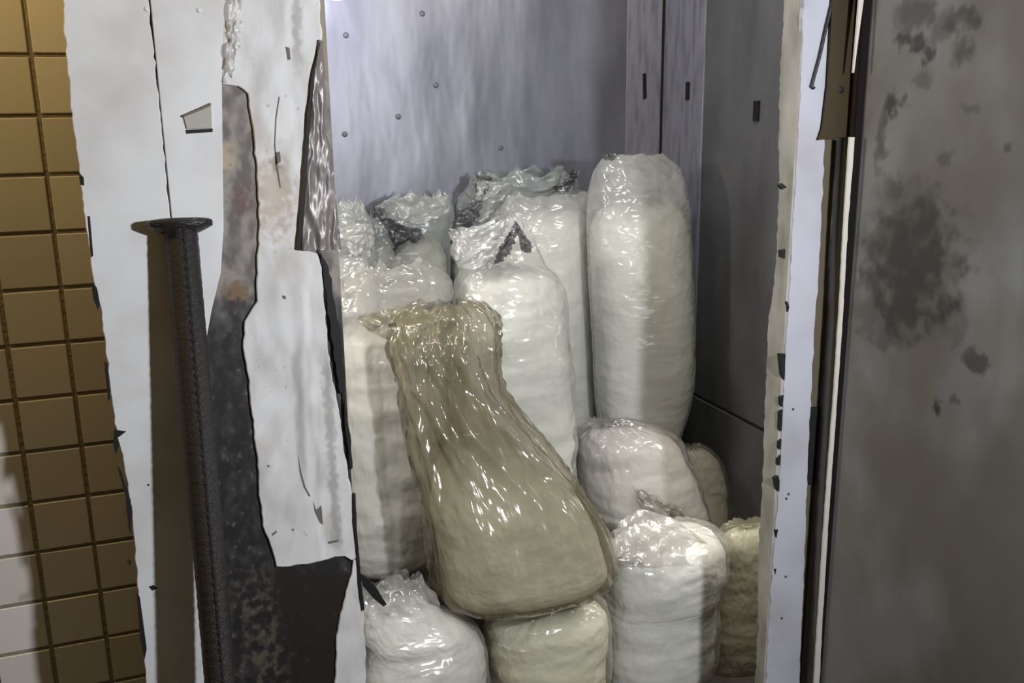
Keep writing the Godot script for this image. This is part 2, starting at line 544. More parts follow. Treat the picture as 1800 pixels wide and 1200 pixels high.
func build_front_wall():
	# insulated wall: a core with painted boards in front, torn open beside the doorway
	var w := base("wall_front")
	tag(w, "white boarded cold store wall with a torn dark strip beside the doorway", "", "", "structure")
	var xe := on_z(590, 300, ZF).x
	box("core", Vector3(-0.110, FLOOR, ZF - 0.15), Vector3(xe, CEIL, ZF - 0.014), M.core_side, w)
	box("core", Vector3(-0.116, FLOOR, -0.003), Vector3(-0.092, CEIL, ZF - 0.145), M.core_side, w)
	box("lintel", Vector3(xe, 0.86, ZF - 0.15), Vector3(1.9, CEIL, ZF - 0.004), M.white, w)
	# exposed core: mottled grey above, darker below
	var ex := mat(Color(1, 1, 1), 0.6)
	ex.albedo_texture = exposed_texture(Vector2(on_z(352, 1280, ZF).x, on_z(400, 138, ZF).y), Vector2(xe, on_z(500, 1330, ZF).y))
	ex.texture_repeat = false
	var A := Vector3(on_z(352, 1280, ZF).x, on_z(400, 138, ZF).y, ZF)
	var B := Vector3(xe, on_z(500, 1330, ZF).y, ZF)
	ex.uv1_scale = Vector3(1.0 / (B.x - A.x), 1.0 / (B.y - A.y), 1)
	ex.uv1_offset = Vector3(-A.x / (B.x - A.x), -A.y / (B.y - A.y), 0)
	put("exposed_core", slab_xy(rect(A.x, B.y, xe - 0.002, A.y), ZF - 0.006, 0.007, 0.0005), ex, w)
	# torn skin: its stains and its dents
	var TA := Vector2(on_z(380, -60, ZF).x, on_z(400, -70, ZF).y)
	var TB := Vector2(on_z(650, 1000, ZF).x, on_z(500, 1330, ZF).y)
	M.torn.albedo_texture = torn_texture(TA, TB)
	M.torn.texture_repeat = false
	M.torn.uv1_scale = Vector3(1.0 / (TB.x - TA.x), 1.0 / (TB.y - TA.y), 1)
	M.torn.uv1_offset = Vector3(-TA.x / (TB.x - TA.x), -TA.y / (TB.y - TA.y), 0)
	M.torn.heightmap_enabled = true
	M.torn.heightmap_texture = noise_tex(0.008, 22, [], 256, 1024, 0.0, 2)
	M.torn.heightmap_scale = 0.7
	# left board, ragged along its outer edge
	px_slab("board", [[106, -60], [258, -60], [261, 0], [280, 190], [301, 400], [320, 600], [337, 800], [354, 1000], [374, 1260], [262, 1260], [252, 1150], [246, 1080], [238, 990], [232, 900], [222, 840], [212, 790], [205, 765], [196, 700], [185, 600], [172, 520], [160, 470], [150, 390], [140, 310], [128, 220], [118, 120]], ZF, 0.012, M.white, w, 1.6, 0.0012)
	px_slab("board", [[261.5, -60], [391, -60], [396, 0], [390, 150], [391, 250], [393, 400], [388, 480], [372, 545], [362, 600], [362, 760], [375, 1000], [382, 1130], [388, 1260], [376, 1260], [356, 1000], [339, 800], [322, 600], [303.5, 400], [282.5, 190], [264, 0]], ZF, 0.012, M.white, w, 0.0, 0.0012)
	# torn tongue of skin between the dark strip and the doorway
	px_slab("torn_skin", [[390, -60], [556, -60], [562, 0], [566, 70], [556, 90], [549, 140], [541, 240], [534, 340], [524, 436], [540, 440], [558, 446], [566, 470], [572, 560], [580, 640], [596, 720], [606, 800], [618, 860], [622, 920], [628, 980], [618, 985], [606, 978], [588, 979], [566, 986], [540, 992], [510, 996], [486, 996], [476, 960], [462, 925], [455, 860], [452, 800], [443, 730], [436, 660], [427, 610], [430, 565], [440, 548], [452, 530], [452, 470], [456, 400], [452, 300], [444, 220], [436, 165], [420, 152], [391, 148], [393, 0]], ZF + 0.0004, 0.012, M.torn, w, 1.3, 0.0015)
	px_slab("torn_skin", [[621, 984], [632, 986], [638, 1060], [642, 1130], [644, 1260], [580, 1260], [590, 1190], [591, 1130], [598, 1080], [608, 1040], [618, 1010]], ZF, 0.012, M.torn, w, 1.2, 0.0015)
	# ragged black strips along the doorway
	px_slab("black_strip", [[563, 74], [561, 84], [553, 130], [547, 190], [541, 280], [534, 380], [529, 440], [521, 438], [526, 380], [534, 280], [541, 190], [549, 130]], ZF + 0.006, 0.004, M.black, w, 0.7, 0.0004)
	px_slab("black_strip", [[562, 440], [578, 470], [590, 540], [600, 600], [604, 640], [606, 690], [598, 690], [592, 660], [584, 600], [576, 540], [568, 480]], ZF + 0.003, 0.006, M.black, w, 1.6, 0.0006)
	px_slab("black_strip", [[605, 690], [610, 740], [616, 764], [620, 822], [616, 826], [611, 780], [606, 740]], ZF + 0.003, 0.006, M.black, w, 0.6, 0.0005)
	px_slab("black_strip", [[620, 868], [625, 868], [627, 920], [632, 980], [636, 1030], [641, 1070], [636, 1074], [630, 1030], [626, 970], [620, 915]], ZF + 0.003, 0.006, M.black, w, 0.5, 0.0005)
	px_slab("seal_scrap", [[632, 1008], [644, 1014], [664, 1036], [680, 1062], [674, 1066], [655, 1050], [638, 1030]], ZF + 0.004, 0.004, M.black, w, 0.5, 0.0005)
	# crumpled sheet metal corner beside the black strip
	put("metal_edge", foil_strip(), M.foil, w)
	# hairline tears and dark chips in the skin
	for c in [[[[490, 170], [492, 170], [486, 210], [484, 255], [488, 290], [494, 330], [492, 331], [485, 292], [482, 255], [484, 208]]], [[[484, 268], [492, 266], [494, 284], [484, 290]]], [[[551, 882], [556, 896], [565, 888], [568, 922], [562, 918], [553, 898]]], [[[478, 938], [486, 932], [487, 935], [479, 942]]], [[[576, 952], [596, 948], [594, 952], [578, 956]]], [[[512, 930], [518, 929], [516, 933]]], [[[502, 82], [509, 84], [511, 104], [506, 106]]], [[[496, 519], [502, 520], [503, 526], [498, 525]]], [[[469, 818], [474, 817], [473, 822]]], [[[524, 800], [530, 830], [537, 855], [546, 872], [543, 872], [534, 856], [527, 830]]]]:
		px_slab("chip", c[0], ZF + 0.0012, 0.002, M.chip, w, 0.0, 0.0002)
	for c in [[[154, 380], [158, 380], [164, 450], [160, 452]], [[160, 497], [170, 505], [176, 535], [172, 545], [164, 525]], [[183, 635], [189, 640], [194, 700], [190, 705]], [[200, 755], [222, 758], [206, 770], [210, 782], [203, 800], [199, 780]], [[206, 820], [212, 826], [230, 880], [231, 940], [226, 930], [220, 870]], [[138, 302], [147, 312], [148, 326], [141, 324]], [[262, 1031], [270, 1028], [277, 1034], [268, 1038]], [[258, 852], [263, 850], [262, 854]], [[223, 987], [231, 985], [229, 995]], [[240, 1040], [246, 1050], [258, 1140], [254, 1160], [246, 1120]]]:
		px_slab("chip", c, ZF + 0.001, 0.003, M.dark_gap, w, 0.0, 0.0002)
	# strip of torn clear film hanging on the skin above the dark strip
	M.skin_film = film_mat(Color(0.9, 0.9, 0.9), 0.3, 0.2, 6, 0.8)
	fold(w, ZF + 0.006, [[404, -50, 0], [402, 40, 0.004], [398, 90, 0.002], [392, 142, 0], [404, 146, 0], [420, 90, 0.003], [424, 40, 0.001], [432, -50, 0]], M.skin_film, "torn_film")
	# screws
	for c in [[350, 18], [258, 16]]:
		var p := on_z(c[0], c[1], ZF)
		put("screw", tube([p + Vector3(0, 0, -0.004), p + Vector3(0, 0, 0.001), p + Vector3(0, 0, 0.0018)], [0.0036, 0.0036, 0.0024], 14), M.white, w)
	# small tab with a slot
	var t := base("metal_tab", on_z(350, 230, ZF))
	tag(t, "small grey metal tab with a black slot on the white boards above the rod", "metal tab")
	px_slab("plate", [[322, 203], [342, 195], [371, 183], [373, 226], [328, 226]], ZF + 0.0035, 0.003, mat(Color(0.66, 0.64, 0.60), 0.6), t, 0.0, 0.001)
	px_slab("lip", [[321, 203], [342, 194], [371, 181], [371, 186], [343, 198], [322, 206]], ZF + 0.006, 0.005, mat(Color(0.4, 0.38, 0.35), 0.6), t, 0.0, 0.0005)
	px_slab("slot", [[328, 228], [374, 226], [374, 232], [329, 235]], ZF + 0.003, 0.002, M.black, t, 0.0, 0.0003)

func foil_strip() -> ArrayMesh:
	var left := [[70, 560], [140, 552], [240, 543], [340, 537], [440, 530]]
	var right := [[70, 568], [140, 574], [240, 582], [340, 592], [450, 602]]
	var v := PackedVector3Array()
	var uv := PackedVector2Array()
	var idx := PackedInt32Array()
	var nx := 24
	var ny := 110
	nz.seed = 33
	for side in 2:
		for i in ny + 1:
			var f := float(i) / ny * 4.0
			var k := mini(int(f), 3)
			var a0 := lerpf(left[k][1], left[k + 1][1], f - k)
			var a1 := lerpf(right[k][1], right[k + 1][1], f - k)
			var y := lerpf(left[k][0], left[k + 1][0], f - k)
			for j in nx + 1:
				var px := lerpf(a0, a1, float(j) / nx)
				var p := on_z(px, y, ZF + 0.002)
				p.z += 0.004 * (1.0 - absf(nz.get_noise_2d(px * 2.2, y * 0.6)) * 3.0) + 0.0014 * nz.get_noise_2d(px * 6, y * 2.5) - 0.012 * pow(float(j) / nx, 2.0) - side * 0.0012
				v.append(p)
				uv.append(Vector2(p.x, p.y))
	var half := (nx + 1) * (ny + 1)
	for i in ny:
		for j in nx:
			var a := i * (nx + 1) + j
			var b := a + nx + 1
			idx.append_array([a, b, a + 1, a + 1, b, b + 1])
			a += half
			b += half
			idx.append_array([a, a + 1, b, a + 1, b + 1, b])
	return make_mesh(v, uv, idx)

func to_px(p: Vector3) -> Vector2:
	var d := p - EYE
	return Vector2(900.0 + FOCAL * d.dot(cam_r) / d.dot(cam_f), 600.0 - FOCAL * d.dot(cam_u) / d.dot(cam_f))

func exposed_texture(A: Vector2, B: Vector2) -> ImageTexture:
	var w := 192
	var h := 768
	var im := Image.create(w, h, false, Image.FORMAT_RGB8)
	var n := FastNoiseLite.new()
	n.seed = 8
	n.frequency = 0.02
	n.fractal_octaves = 5
	for y in h:
		for x in w:
			# where this point of the wall appears in the photograph, to set its stains by
			var at := to_px(Vector3(lerpf(A.x, B.x, (x + 0.5) / w), lerpf(A.y, B.y, (y + 0.5) / h), ZF - 0.009))
			var py := at.y
			var px := at.x
			var a := n.get_noise_2d(px * 1.5, py * 0.9)
			var b := n.get_noise_2d(px * 0.7 + 500, py * 0.6)
			var c := n.get_noise_2d(px * 2.6, py * 2.2 + 900)
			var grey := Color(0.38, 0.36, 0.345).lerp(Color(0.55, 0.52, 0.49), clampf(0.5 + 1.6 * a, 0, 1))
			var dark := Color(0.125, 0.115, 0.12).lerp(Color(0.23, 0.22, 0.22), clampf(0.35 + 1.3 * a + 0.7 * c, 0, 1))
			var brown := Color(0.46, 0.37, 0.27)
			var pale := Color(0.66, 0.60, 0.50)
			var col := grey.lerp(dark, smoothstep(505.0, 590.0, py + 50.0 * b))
			col = col.lerp(brown, smoothstep(0.3, 0.8, 1.0 - Vector2((px - 415) / 42.0, (py - 512) / 38.0).length() + 0.5 * c))
			col = col.lerp(pale, 0.9 * smoothstep(0.2, 0.7, 1.0 - Vector2((px - 400) / 28.0, (py - 280) / 45.0).length() + 0.6 * c))
			col = col.lerp(Color(0.40, 0.30, 0.27), 0.8 * smoothstep(0.2, 0.8, 1.0 - Vector2((px - 425) / 30.0, (py - 350) / 45.0).length() + 0.5 * c))
			# lower right: darker brown with pale scuffs
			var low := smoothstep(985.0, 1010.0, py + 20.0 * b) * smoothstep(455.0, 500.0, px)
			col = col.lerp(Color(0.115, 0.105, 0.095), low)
			var sc := smoothstep(980.0, 1020.0, py) * smoothstep(60.0, 10.0, absf(px - 440.0 - (py - 1000.0) * 0.18)) * clampf(0.3 + 2.4 * c + a, 0, 1)
			col = col.lerp(Color(0.36, 0.32, 0.25), 0.75 * sc)
			col = col.lerp(Color(0.45, 0.43, 0.42), 0.6 * smoothstep(0.42, 0.55, c) * (1.0 - 0.7 * low))
			im.set_pixel(x, y, col)
	return ImageTexture.create_from_image(im)

func torn_texture(A: Vector2, B: Vector2) -> ImageTexture:
	var w := 160
	var h := 800
	var im := Image.create(w, h, false, Image.FORMAT_RGB8)
	var n := FastNoiseLite.new()
	n.seed = 28
	n.frequency = 0.02
	n.fractal_octaves = 4
	for y in h:
		for x in w:
			var at := to_px(Vector3(lerpf(A.x, B.x, (x + 0.5) / w), lerpf(A.y, B.y, (y + 0.5) / h), ZF))
			var a := n.get_noise_2d(at.x * 0.8, at.y * 0.35)
			var b := n.get_noise_2d(at.x * 2.6 + 300, at.y * 2.2)
			var col := Color(0.98, 0.98, 0.98).lerp(Color(0.90, 0.89, 0.88), clampf(0.3 + 1.4 * a, 0, 1))
			# beige stain by the upper end of the dark strip, grey scuffs along the tongue
			col = col.lerp(Color(0.80, 0.735, 0.66), 0.75 * smoothstep(0.1, 0.8, 1.0 - Vector2((at.x - 482) / 52.0, (at.y - 345) / 115.0).length() + 0.5 * b))
			col = col.lerp(Color(0.66, 0.62, 0.55), 0.7 * smoothstep(0.3, 0.8, 1.0 - Vector2((at.x - 483) / 18.0, (at.y - 285) / 24.0).length() + 0.4 * b))
			col = col.lerp(Color(0.72, 0.70, 0.68), 0.7 * smoothstep(14.0, 2.0, absf(at.x - 523.0 - (at.y - 600.0) * 0.03 + 10.0 * a)) * smoothstep(560.0, 640.0, at.y) * smoothstep(900.0, 780.0, at.y))
			col = col.lerp(Color(0.74, 0.73, 0.70), 0.75 * smoothstep(13.0, 2.0, absf(at.x - 577.0 - (at.y - 700.0) * 0.06 + 8.0 * b)) * smoothstep(600.0, 660.0, at.y) * smoothstep(985.0, 940.0, at.y))
			col = col.lerp(Color(0.72, 0.70, 0.68), 0.6 * smoothstep(12.0, 2.0, absf(at.x - 522.0 + 8.0 * b)) * smoothstep(170.0, 60.0, at.y))
			col = col.lerp(Color(0.70, 0.68, 0.65), 0.7 * smoothstep(0.56, 0.72, b))
			im.set_pixel(x, y, col)
	return ImageTexture.create_from_image(im)

func door_texture(lo: Vector2, hi: Vector2, x: float) -> ImageTexture:
	var w := 512
	var h := 768
	var im := Image.create(w, h, false, Image.FORMAT_RGB8)
	var n := FastNoiseLite.new()
	n.seed = 18
	n.frequency = 0.02
	n.fractal_octaves = 5
	var spots := []
	# stains where the photograph shows them: px, py, half width, half height, strength
	for s in [[1600, 470, 75, 95, 0.85], [1560, 560, 50, 40, 0.4], [1640, 540, 55, 50, 0.35], [1610, 25, 30, 22, 0.5], [1690, 35, 28, 22, 0.7], [1640, 20, 12, 16, 0.5], [1588, 72, 12, 12, 0.8], [1615, 75, 12, 16, 0.8], [1632, 98, 10, 10, 0.8], [1692, 92, 20, 22, 0.6], [1570, 182, 12, 18, 0.9], [1588, 186, 8, 14, 0.7], [1550, 250, 8, 45, 0.6], [1572, 330, 18, 20, 0.5], [1580, 350, 40, 30, 0.3], [1648, 715, 6, 12, 0.9], [1715, 635, 18, 18, 0.6], [1680, 705, 8, 8, 0.4], [1770, 260, 8, 8, 0.5], [1702, 190, 14, 12, 0.35], [1550, 605, 10, 10, 0.4], [1620, 140, 16, 14, 0.3], [1660, 50, 20, 25, 0.4], [1665, 280, 14, 10, 0.4]]:
		var c := on_x(s[0], s[1], x)
		var e := on_x(s[0] + s[2], s[1], x)
		var f := on_x(s[0], s[1] + s[3], x)
		spots.append([c.z, c.y, absf(e.z - c.z), absf(f.y - c.y), s[4]])
	for j in h:
		for i in w:
			var z := lerpf(lo.x, hi.x, (i + 0.5) / w)
			var y := lerpf(hi.y, lo.y, (j + 0.5) / h)
			var a := n.get_noise_2d(z * 260, y * 200)
			var b := n.get_noise_2d(z * 900 + 300, y * 900)
			var col := Color(0.435, 0.435, 0.435).lerp(Color(0.47, 0.47, 0.46), clampf(0.5 + a, 0, 1))
			col = col.lerp(Color(0.34, 0.315, 0.27), 0.6 * clampf(n.get_noise_2d(z * 120 + 50, y * 90 + 9) * 2.0 + 0.15 + (z - 0.33) * 2.5, 0, 1))
			var w2 := n.get_noise_2d(z * 1900 + 700, y * 1500)
			var d := 0.0
			for s in spots:
				var q := Vector2((z + 0.010 * b + 0.008 * w2 - s[0]) / s[2], (y + 0.016 * w2 - 0.012 * b - s[1]) / s[3]).length_squared()
				if q < 5.0:
					d = maxf(d, s[4] * smoothstep(2.6, 0.0, q + 1.6 * b + 1.2 * a))
			col = col.lerp(Color(0.19, 0.18, 0.17), clampf(d, 0, 0.9))
			im.set_pixel(i, j, col)
	return ImageTexture.create_from_image(im)

func build_right_side():
	# right jamb: reveal of worn board, white face in front
	var w := base("trim_1")
	tag(w, "white painted door jamb with a chipped inner edge right of the ice bags", "", "", "structure")
	var a := on_z(1415, 0, ZF)
	var xj := a.x
	# the reveal's far edge is ragged: profile in (z, y) swept across x
	var v := PackedVector3Array()
	var uv := PackedVector2Array()
	var idx := PackedInt32Array()
	var ny := 170
	var pxs := [[-60, 1383], [0, 1379], [120, 1371], [240, 1369], [320, 1369], [440, 1366], [520, 1358], [570, 1350], [640, 1348], [720, 1344], [830, 1341], [900, 1337], [1000, 1332], [1100, 1333], [1200, 1327], [1300, 1322]]
	for i in ny + 1:
		var py := -60.0 + 1360.0 * i / ny
		var k := 0
		while k < pxs.size() - 2 and pxs[k + 1][0] < py: k += 1
		var px := lerpf(pxs[k][1], pxs[k + 1][1], (py - pxs[k][0]) / (pxs[k + 1][0] - pxs[k][0]))
		px += nz.get_noise_1d(py * 9.0) * 3.0 + rng.randf_range(-0.6, 0.6)
		var p := on_x(px, py, xj)
		var zb := p.z
		if i == 0: p.y = 0.86
		if i == ny: p.y = FLOOR + 0.004
		for q in [Vector3(xj, p.y, ZF - 0.004), Vector3(xj, p.y, zb), Vector3(xj + 0.02, p.y, zb), Vector3(xj + 0.02, p.y, ZF - 0.004)]:
			v.append(q)
			uv.append(Vector2(q.z, q.y))
	for i in ny:
		for k in 4:
			var b := i * 4 + k
			var c := i * 4 + (k + 1) % 4
			idx.append_array([b, b + 4, c, c, b + 4, c + 4])
	var fv := PackedVector3Array()
	var fu := PackedVector2Array()
	for k in idx:
		fv.append(v[k])
		fu.append(uv[k])
	put("reveal_board", flat_mesh(fv, fu), M.reveal, w)
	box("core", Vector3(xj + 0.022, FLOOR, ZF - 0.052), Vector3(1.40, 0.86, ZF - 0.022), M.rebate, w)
	px_slab("face_board", [[1418, -60], [1470, -60], [1466, 0], [1463, 50], [1457, 150], [1450, 246], [1444, 400], [1431, 600], [1421, 800], [1406, 1200], [1404, 1260], [1340, 1260], [1347, 1200], [1353, 1080], [1362, 960], [1370, 850], [1376, 740], [1383, 600], [1390, 480], [1399, 330], [1408, 150], [1414, 0]], ZF, 0.013, M.jamb, w, 1.0, 0.001)
	for c in [[[1372, 440], [1381, 438], [1380, 455], [1373, 452]], [[1384, 530], [1388, 540], [1385, 548]], [[1370, 622], [1381, 622], [1379, 668], [1374, 660]], [[1372, 698], [1378, 695], [1376, 715], [1372, 712]], [[1371, 724], [1376, 720], [1374, 758], [1370, 755]], [[1370, 776], [1374, 772], [1372, 790], [1369, 788]], [[1368, 806], [1373, 800], [1371, 818], [1367, 816]], [[1361, 840], [1368, 836], [1371, 845], [1370, 864], [1364, 858]], [[1363, 932], [1368, 930], [1365, 946]], [[1369, 325], [1375, 322], [1384, 329], [1375, 333]], [[1361, 1000], [1365, 1000], [1363, 1010]]]:
		px_slab("chip", c, ZF + 0.002, 0.008, M.black, w, 0.0, 0.0004)
	for c in [[1394, 719], [1386, 868], [1382, 876], [1381, 1013], [1374, 1086]]:
		var p := on_z(c[0], c[1], ZF)
		put("speck", tube([p + Vector3(0, 0, -0.002), p + Vector3(0, 0, 0.0008)], [0.0035, 0.003], 9), M.core, w)
	# hanging wire
	var pts := []
	for q in [[1466, -40], [1464, 0], [1452, 50], [1441, 100], [1430, 140], [1427, 152], [1431, 155]]:
		pts.append(on_z(q[0], q[1], ZF + 0.006))
	var o := put("wire_hook", tube(pts, [0.003, 0.003, 0.003, 0.003, 0.003, 0.0034, 0.0034], 10), mat(Color(0.20, 0.20, 0.22), 0.45, 0.6))
	tag(o, "thin dark wire hanging on the white jamb at the top", "wire")
	# door stop: a thin pale strip standing proud of the jamb
	var tr := base("trim_2")
	tag(tr, "thin pale metal stop strip between the jamb and the steel door", "", "", "structure")
	var zs := ZF + 0.055
	px_slab("strip", [[1517, -60], [1524, -60], [1519, 0], [1508, 80], [1502, 128], [1500, 128], [1506, 60], [1511, 0]], zs, 0.005, M.edge, tr, 0.0, 0.0008)
	px_slab("strip", [[1494, 241], [1503, 241], [1491, 400], [1482, 560], [1468, 760], [1458, 900], [1447, 1080], [1438, 1260], [1428, 1260], [1435, 1150], [1444, 1000], [1456, 830], [1467, 690], [1477, 530], [1484, 400]], zs, 0.005, M.edge, tr, 0.4, 0.0008)
	px_slab("dark_inset", [[1425, 716], [1446, 716], [1440, 850], [1415, 852]], ZF - 0.018, 0.003, M.black, tr, 0.5, 0.0004)
	px_slab("gasket", [[1524, -60], [1545, -60], [1532, 120], [1520, 240], [1508, 400], [1494, 600], [1480, 800], [1467, 960], [1445, 1260], [1436, 1260], [1458, 930], [1470, 760], [1484, 560], [1493, 400], [1504, 240], [1512, 120]], zs - 0.006, 0.008, M.gasket, tr, 0.0, 0.001)
	# open steel door, seen along its inner face
	var xd := on_z(1528, 120, zs).x
	var d := base("door_1", Vector3(xd + 0.03, FLOOR, 0.6))
	tag(d, "open grey steel door with dark mould stains, swung towards the viewer", "", "", "structure")
	var lo := Vector2(0.19, FLOOR + 0.05)
	var hi := Vector2(1.05, 0.6)
	var dm := mat(Color(1, 1, 1), 0.5, 0.25)
	dm.albedo_texture = door_texture(lo, Vector2(1.05, 0.6), xd)
	dm.normal_enabled = true
	dm.normal_texture = noise_tex(0.01, 95, [], 256, 256, 3.0)
	dm.normal_scale = 0.25
	var fv2 := PackedVector3Array()
	var fu2 := PackedVector2Array()
	var c8 := []
	for q in [[0, 0, 0], [1, 0, 0], [1, 1, 0], [0, 1, 0], [0, 0, 1], [1, 0, 1], [1, 1, 1], [0, 1, 1]]:
		c8.append(Vector3(xd + 0.045 * q[0], lerpf(lo.y, hi.y, q[1]), lerpf(lo.x, hi.x, q[2])))
	for f in [[0, 4, 7, 3], [1, 2, 6, 5], [0, 3, 2, 1], [4, 5, 6, 7], [3, 7, 6, 2], [0, 1, 5, 4]]:
		for k in [f[0], f[1], f[2], f[0], f[2], f[3]]:
			fv2.append(c8[k])
			fu2.append(Vector2((c8[k].z - lo.x) / (1.05 - lo.x), (0.6 - c8[k].y) / (0.6 - lo.y)))
	put("door_leaf", flat_mesh(fv2, fu2), dm, d)
	# hinge plate
	var hp := px_slab("hinge_plate", [[1468, -60], [1508, -60], [1505, 60], [1500, 128], [1499, 240], [1440, 246], [1447, 225], [1456, 150], [1460, 80], [1464, 0]], ZF + 0.012, 0.006, M.brass, d, 0.0, 0.001)
	var hole := on_z(1478, 158, ZF + 0.012)
	put("screw_hole", tube([hole + Vector3(0, 0, -0.003), hole + Vector3(0, 0, 0.001)], [0.007, 0.007], 14), M.black, d)
	# wall beside the door, behind it
	var s := box("wall_right", Vector3(1.385, FLOOR, 0.12), Vector3(3.1, CEIL, 0.232), M.plaster)
	tag(s, "plain wall behind the open steel door", "", "", "structure")

func build_cold_room():
	var zb := -1.24
	var xr := 1.70
	var w := box("wall_back", Vector3(-0.35, FLOOR, zb - 0.08), Vector3(xr + 0.08, 1.3, zb), M.galv)
	tag(w, "dented galvanised sheet metal back wall of the cold store", "", "", "structure")
	for c in [[766, 150], [606, 236], [608, 62], [742, 24], [700, 205], [880, 260]]:
		var p := on_z(c[0], c[1], zb)
		put("rivet", tube([p + Vector3(0, 0, -0.002), p + Vector3(0, 0, 0.002), p + Vector3(0, 0, 0.0035)], [0.010, 0.009, 0.004], 14), M.galv_dark, w)
	# corner flashing in two halves with an open seam
	var x0 := on_z(1101, 100, zb).x
	box("corner_flashing", Vector3(x0, FLOOR, zb - 0.001), Vector3(xr - 0.012, 1.2, zb + 0.006), M.galv_trim, w, 0.002)
	for c in [[[1130, 130], [1136, 128], [1137, 172], [1131, 176]]]:
		px_slab("slot", c, zb + 0.008, 0.003, M.dark_gap, w, 0.0, 0.0003)
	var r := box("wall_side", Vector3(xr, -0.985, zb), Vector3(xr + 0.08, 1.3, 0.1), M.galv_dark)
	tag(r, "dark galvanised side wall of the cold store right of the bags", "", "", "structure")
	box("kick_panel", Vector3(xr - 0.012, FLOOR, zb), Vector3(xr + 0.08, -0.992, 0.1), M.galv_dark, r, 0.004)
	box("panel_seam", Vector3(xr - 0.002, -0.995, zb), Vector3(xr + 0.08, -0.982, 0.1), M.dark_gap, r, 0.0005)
	var z1 := on_x(1240, 120, xr).z
	box("corner_flashing", Vector3(xr - 0.006, -0.985, zb + 0.012), Vector3(xr + 0.001, 1.2, z1), M.galv_trim, r, 0.002)
	box("corner_seam", Vector3(xr - 0.012, FLOOR, zb + 0.0005), Vector3(xr - 0.0005, 1.2, zb + 0.0115), M.dark_gap, r, 0.0005)
	for c in [[1212, 160, 5, 22], [1332, 195, 6, 22]]:
		var p := on_x(c[0], c[1], xr)
		box("slot", Vector3(xr - 0.009, p.y - 0.03, p.z - 0.012), Vector3(xr - 0.001, p.y + 0.03, p.z + 0.012), M.dark_gap, r, 0.001)
	var lg := base("floor_ledge")
	tag(lg, "raised concrete ledge at the back of the cold store under the rear bags", "", "", "structure")
	box("step", Vector3(-0.25, FLOOR, zb), Vector3(1.36, -1.105, -0.63), M.concrete, lg)
	box("step", Vector3(-0.25, FLOOR, -0.63), Vector3(0.98, -1.195, -0.32), M.concrete, lg)
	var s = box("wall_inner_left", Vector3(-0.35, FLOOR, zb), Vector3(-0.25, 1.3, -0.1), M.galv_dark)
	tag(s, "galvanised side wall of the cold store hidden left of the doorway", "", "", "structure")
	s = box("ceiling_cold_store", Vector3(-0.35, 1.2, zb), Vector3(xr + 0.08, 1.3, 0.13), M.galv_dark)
	tag(s, "galvanised ceiling of the cold store", "", "", "structure")

func build_rod():
	# steel bar with a flanged cap, its head touching the boards
	var top := on_z(317, 396, ZF + 0.0262)
	var bot := on_z(383, 1150, ZF + 0.095)
	var foot := bot + (bot - top) * ((FLOOR + 0.002 - bot.y) / (bot.y - top.y))
	var root := base("steel_rod", foot)
	tag(root, "dark ridged steel rod with a flat round cap leaning on the white boards", "steel rod")
	var pts := []
	var rad := []
	var n := 520
	for i in n + 1:
		var t := float(i) / n
		pts.append(top.lerp(foot, t))
		rad.append(0.0250 + 0.0003 * sin(i * 1.05) + 0.0006 * nz.get_noise_1d(i * 25.0))
	put("shaft", tube(pts, rad, 36), M.steel, root)
	# weld bead running down the shaft
	var bead := []
	var br := []
	var side := (EYE - top).normalized()
	for i in 400:
		var t := float(i) / 399
		bead.append(top.lerp(foot, t) + Vector3(side.x + 0.18, 0, side.z).normalized() * 0.0248)
		br.append(0.0026 + 0.0008 * sin(i * 1.6))
	put("weld_bead", tube(bead, br, 10), M.steel, root)
	var ax := (top - foot).normalized()
	var cap_pts := []
	var cap_r := []
	for q in [[-0.012, 0.027], [-0.008, 0.036], [-0.002, 0.0475], [0.004, 0.0485], [0.007, 0.0475], [0.0095, 0.043], [0.011, 0.03], [0.0115, 0.004]]:
		cap_pts.append(top + ax * q[0])
		cap_r.append(q[1])
	var cap := put("cap", tube(cap_pts, cap_r, 44), M.steel, root)
	cap.scale = Vector3(1, 1, 0.62)
	cap.position = -foot + Vector3(0, 0, top.z * 0.38)

